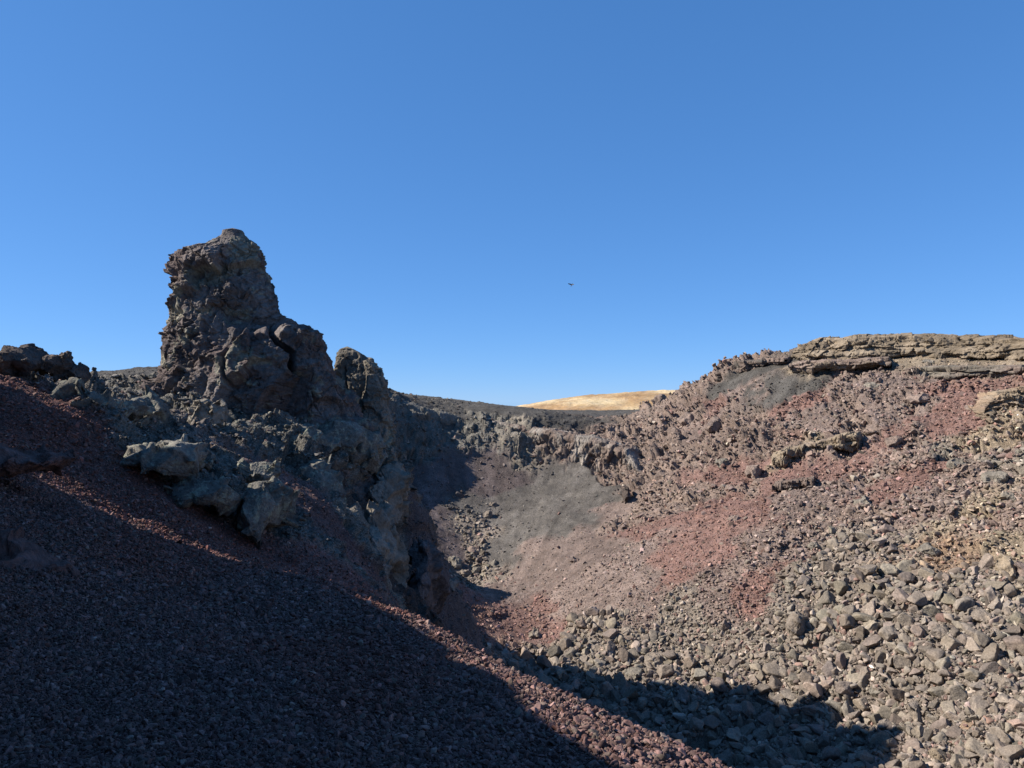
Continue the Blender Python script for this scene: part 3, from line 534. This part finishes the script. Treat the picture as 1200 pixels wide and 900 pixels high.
for i in range(min(NB, len(keep))):
    o = bpy.data.objects.new('boulder', PB[i % len(PB)]); COL.objects.link(o)
    o.location = tuple(bp[i] + np.array([0, 0, .25 * bs[i]])); o.scale = tuple(bs[i] * 1.15 * rng.uniform(.8, 1.2, 3)); o.rotation_euler = (rng.normal(0, .35), rng.normal(0, .35), rng.uniform(0, 6.28))
    o.color = (*np.clip(bcol[i], 0, 1), 1)
    u, v = px[keep[i]], py[keep[i]]
    zone = 'in the heap on the crater floor' if u < 880 else ('in the lower right talus' if v > 740 else 'in the upper right talus')
    if u < 620: zone = 'in the rock pile on the bowl floor'
    o['label'] = ('grey brown angular boulder ' if bcol[i].mean() < .145 else 'pale tan angular boulder ') + zone; o['category'] = 'boulder'; o['group'] = 'angular boulders ' + zone

def scatter(name, V, rot, scl, idx_, col, meshes):
    """one loose mass of stones: points that carry turn, size, shape and colour, dressed by geometry nodes"""
    me = bpy.data.meshes.new(name); me.vertices.add(len(V)); me.vertices.foreach_set('co', V.astype(np.float32).ravel())
    a = me.attributes.new('rot', 'FLOAT_VECTOR', 'POINT'); a.data.foreach_set('vector', rot.astype(np.float32).ravel())
    a = me.attributes.new('scl', 'FLOAT_VECTOR', 'POINT'); a.data.foreach_set('vector', scl.astype(np.float32).ravel())
    a = me.attributes.new('idx', 'INT', 'POINT'); a.data.foreach_set('value', idx_.astype(np.int32))
    set_col(me, col)
    o = link(name, me, None, kind='stuff')
    pc = bpy.data.collections.new(name + '_shapes')
    for k, m in enumerate(meshes): pc.objects.link(bpy.data.objects.new('%s_shape_%02d' % (name, k), m))
    g = bpy.data.node_groups.new(name, 'GeometryNodeTree'); g.interface.new_socket('Geometry', in_out='INPUT', socket_type='NodeSocketGeometry'); g.interface.new_socket('Geometry', in_out='OUTPUT', socket_type='NodeSocketGeometry')
    N = g.nodes; L = g.links; gi = N.new('NodeGroupInput'); go = N.new('NodeGroupOutput'); ip = N.new('GeometryNodeInstanceOnPoints'); ci = N.new('GeometryNodeCollectionInfo')
    ci.inputs['Collection'].default_value = pc; ci.inputs['Separate Children'].default_value = True; ci.inputs['Reset Children'].default_value = True
    def attr(nm, t):
        n_ = N.new('GeometryNodeInputNamedAttribute'); n_.data_type = t; n_.inputs['Name'].default_value = nm; return n_.outputs['Attribute']
    L.new(gi.outputs[0], ip.inputs['Points']); L.new(ci.outputs[0], ip.inputs['Instance']); ip.inputs['Pick Instance'].default_value = True
    L.new(attr('idx', 'INT'), ip.inputs['Instance Index']); L.new(attr('rot', 'FLOAT_VECTOR'), ip.inputs['Rotation']); L.new(attr('scl', 'FLOAT_VECTOR'), ip.inputs['Scale'])
    L.new(ip.outputs[0], go.inputs[0]); md = o.modifiers.new('stones', 'NODES'); md.node_group = g
    return o
PS = protos(12, 3, 700, M_stone)
j = np.arange(NB, len(keep)); n = len(j)
scatter('rubble', bp[j] + np.array([0, 0, 1]) * (.2 * bs[j])[:, None], rng.uniform(0, 6.28, (n, 3)), bs[j][:, None] * 1.15 * rng.uniform(.8, 1.2, (n, 3)), rng.integers(0, 12, n), bcol[j], protos(10, 4, 760, M_rubble))
dens = (area * A4[..., 5] * np.where(RR < 14, 3.4, 1.0) * np.clip(5.0 / A4[..., 4], .8, 2.5) ** 1.6).ravel(); dens[~np.isfinite(dens)] = 0
NS = 380000
c_ = rng.choice(len(dens), NS, p=dens / dens.sum())
dist = np.linalg.norm(GP[c_], axis=1); spx = np.where(dist < 15, .66, .8) * GA[c_, 4] * np.clip(rng.lognormal(-.5, .6, NS), .22, 2.6); sw = spx * dist / F_PX / 2
pal = np.stack([C[k] for k in ('GB', 'GR', 'CR', 'TL', 'PK', 'DK', 'RD')]); mixw = np.where(rng.random((NS, 1)) < .32, .6, .0)
cs = (GA[c_, :3] * (1 - mixw) + pal[rng.integers(0, 7, NS)] * mixw * (GA[c_, :3].mean(1, keepdims=True) / .12)) * rng.lognormal(.05, .34, (NS, 1)) * (1 + rng.normal(0, .02, (NS, 3)))
step = (rad[np.minimum(c_ // NA + 1, NR - 1)] - rad[c_ // NA]); jit = rng.uniform(-.5, .5, (NS, 2)) * step[:, None]
pos = GP[c_].copy(); pos[:, :2] += jit; pos += GN[c_] * (np.where(dist < 15, .28, .02) * sw)[:, None]
scatter('gravel', pos, np.stack([rng.normal(0, .5, NS), rng.normal(0, .5, NS), rng.uniform(0, 6.28, NS)], 1), sw[:, None] * rng.uniform(.75, 1.3, (NS, 3)) * np.array([1.1, 1.1, .95]), rng.integers(0, 12, NS), np.clip(cs, .01, .6), PS)

# ------------------------------------------------------------------ the bird
def bird():
    bm = bmesh.new(); secs = [(-.5, .005), (-.42, .05), (-.25, .075), (0, .1), (.2, .085), (.32, .055), (.4, .06), (.46, .045), (.52, .012)]; rings = []
    for t, r in secs: rings.append([bm.verts.new((t, r * math.cos(a) * (1.6 if t < -.4 else 1), r * math.sin(a) * .9)) for a in [k * math.pi / 4 for k in range(8)]])
    for A, B in zip(rings[:-1], rings[1:]):
        for k in range(8): bm.faces.new((A[k], A[(k + 1) % 8], B[(k + 1) % 8], B[k]))
    bm.faces.new(rings[0][::-1]); bm.faces.new(rings[-1])
    for sgn in (-1, 1):
        W_ = [(.18, .06, .03), (-.12, .06, .03), (.16, .5, .28), (-.14, .45, .25), (.02, .95, .5), (-.12, .9, .47)]
        up = [bm.verts.new((x, sgn * y, z + .012)) for x, y, z in W_]; dn = [bm.verts.new((x, sgn * y, z - .012)) for x, y, z in W_]
        for a, b in ((0, 2), (2, 4)):
            bm.faces.new((up[a], up[a + 1], up[b + 1], up[b])); bm.faces.new((dn[a], dn[b], dn[b + 1], dn[a + 1]))
            bm.faces.new((up[a], up[b], dn[b], dn[a])); bm.faces.new((up[a + 1], dn[a + 1], dn[b + 1], up[b + 1]))
        bm.faces.new((up[4], up[5], dn[5], dn[4])); bm.faces.new((up[0], dn[0], dn[1], up[1]))
    bmesh.ops.recalc_face_normals(bm, faces=bm.faces); me = bpy.data.meshes.new('bird'); bm.to_mesh(me); bm.free()
    m = bpy.data.materials.new('black_feathers'); m.use_nodes = True; b = m.node_tree.nodes['Principled BSDF']; b.inputs['Roughness'].default_value = .6
    nz = m.node_tree.nodes.new('ShaderNodeTexNoise'); nz.inputs['Scale'].default_value = 9; rp = m.node_tree.nodes.new('ShaderNodeValToRGB'); rp.color_ramp.elements[0].color = (.006, .006, .008, 1); rp.color_ramp.elements[1].color = (.02, .02, .024, 1)
    m.node_tree.links.new(nz.outputs[0], rp.inputs[0]); m.node_tree.links.new(rp.outputs[0], b.inputs['Base Color'])
    o = link('bird', me, m, label='small black bird flying alone in the blue sky', category='bird'); o.location = tuple(W(670, 334, 70)); o.scale = (.42, .34, .34); o.rotation_euler = (R(20), R(-55), R(40))
bird()
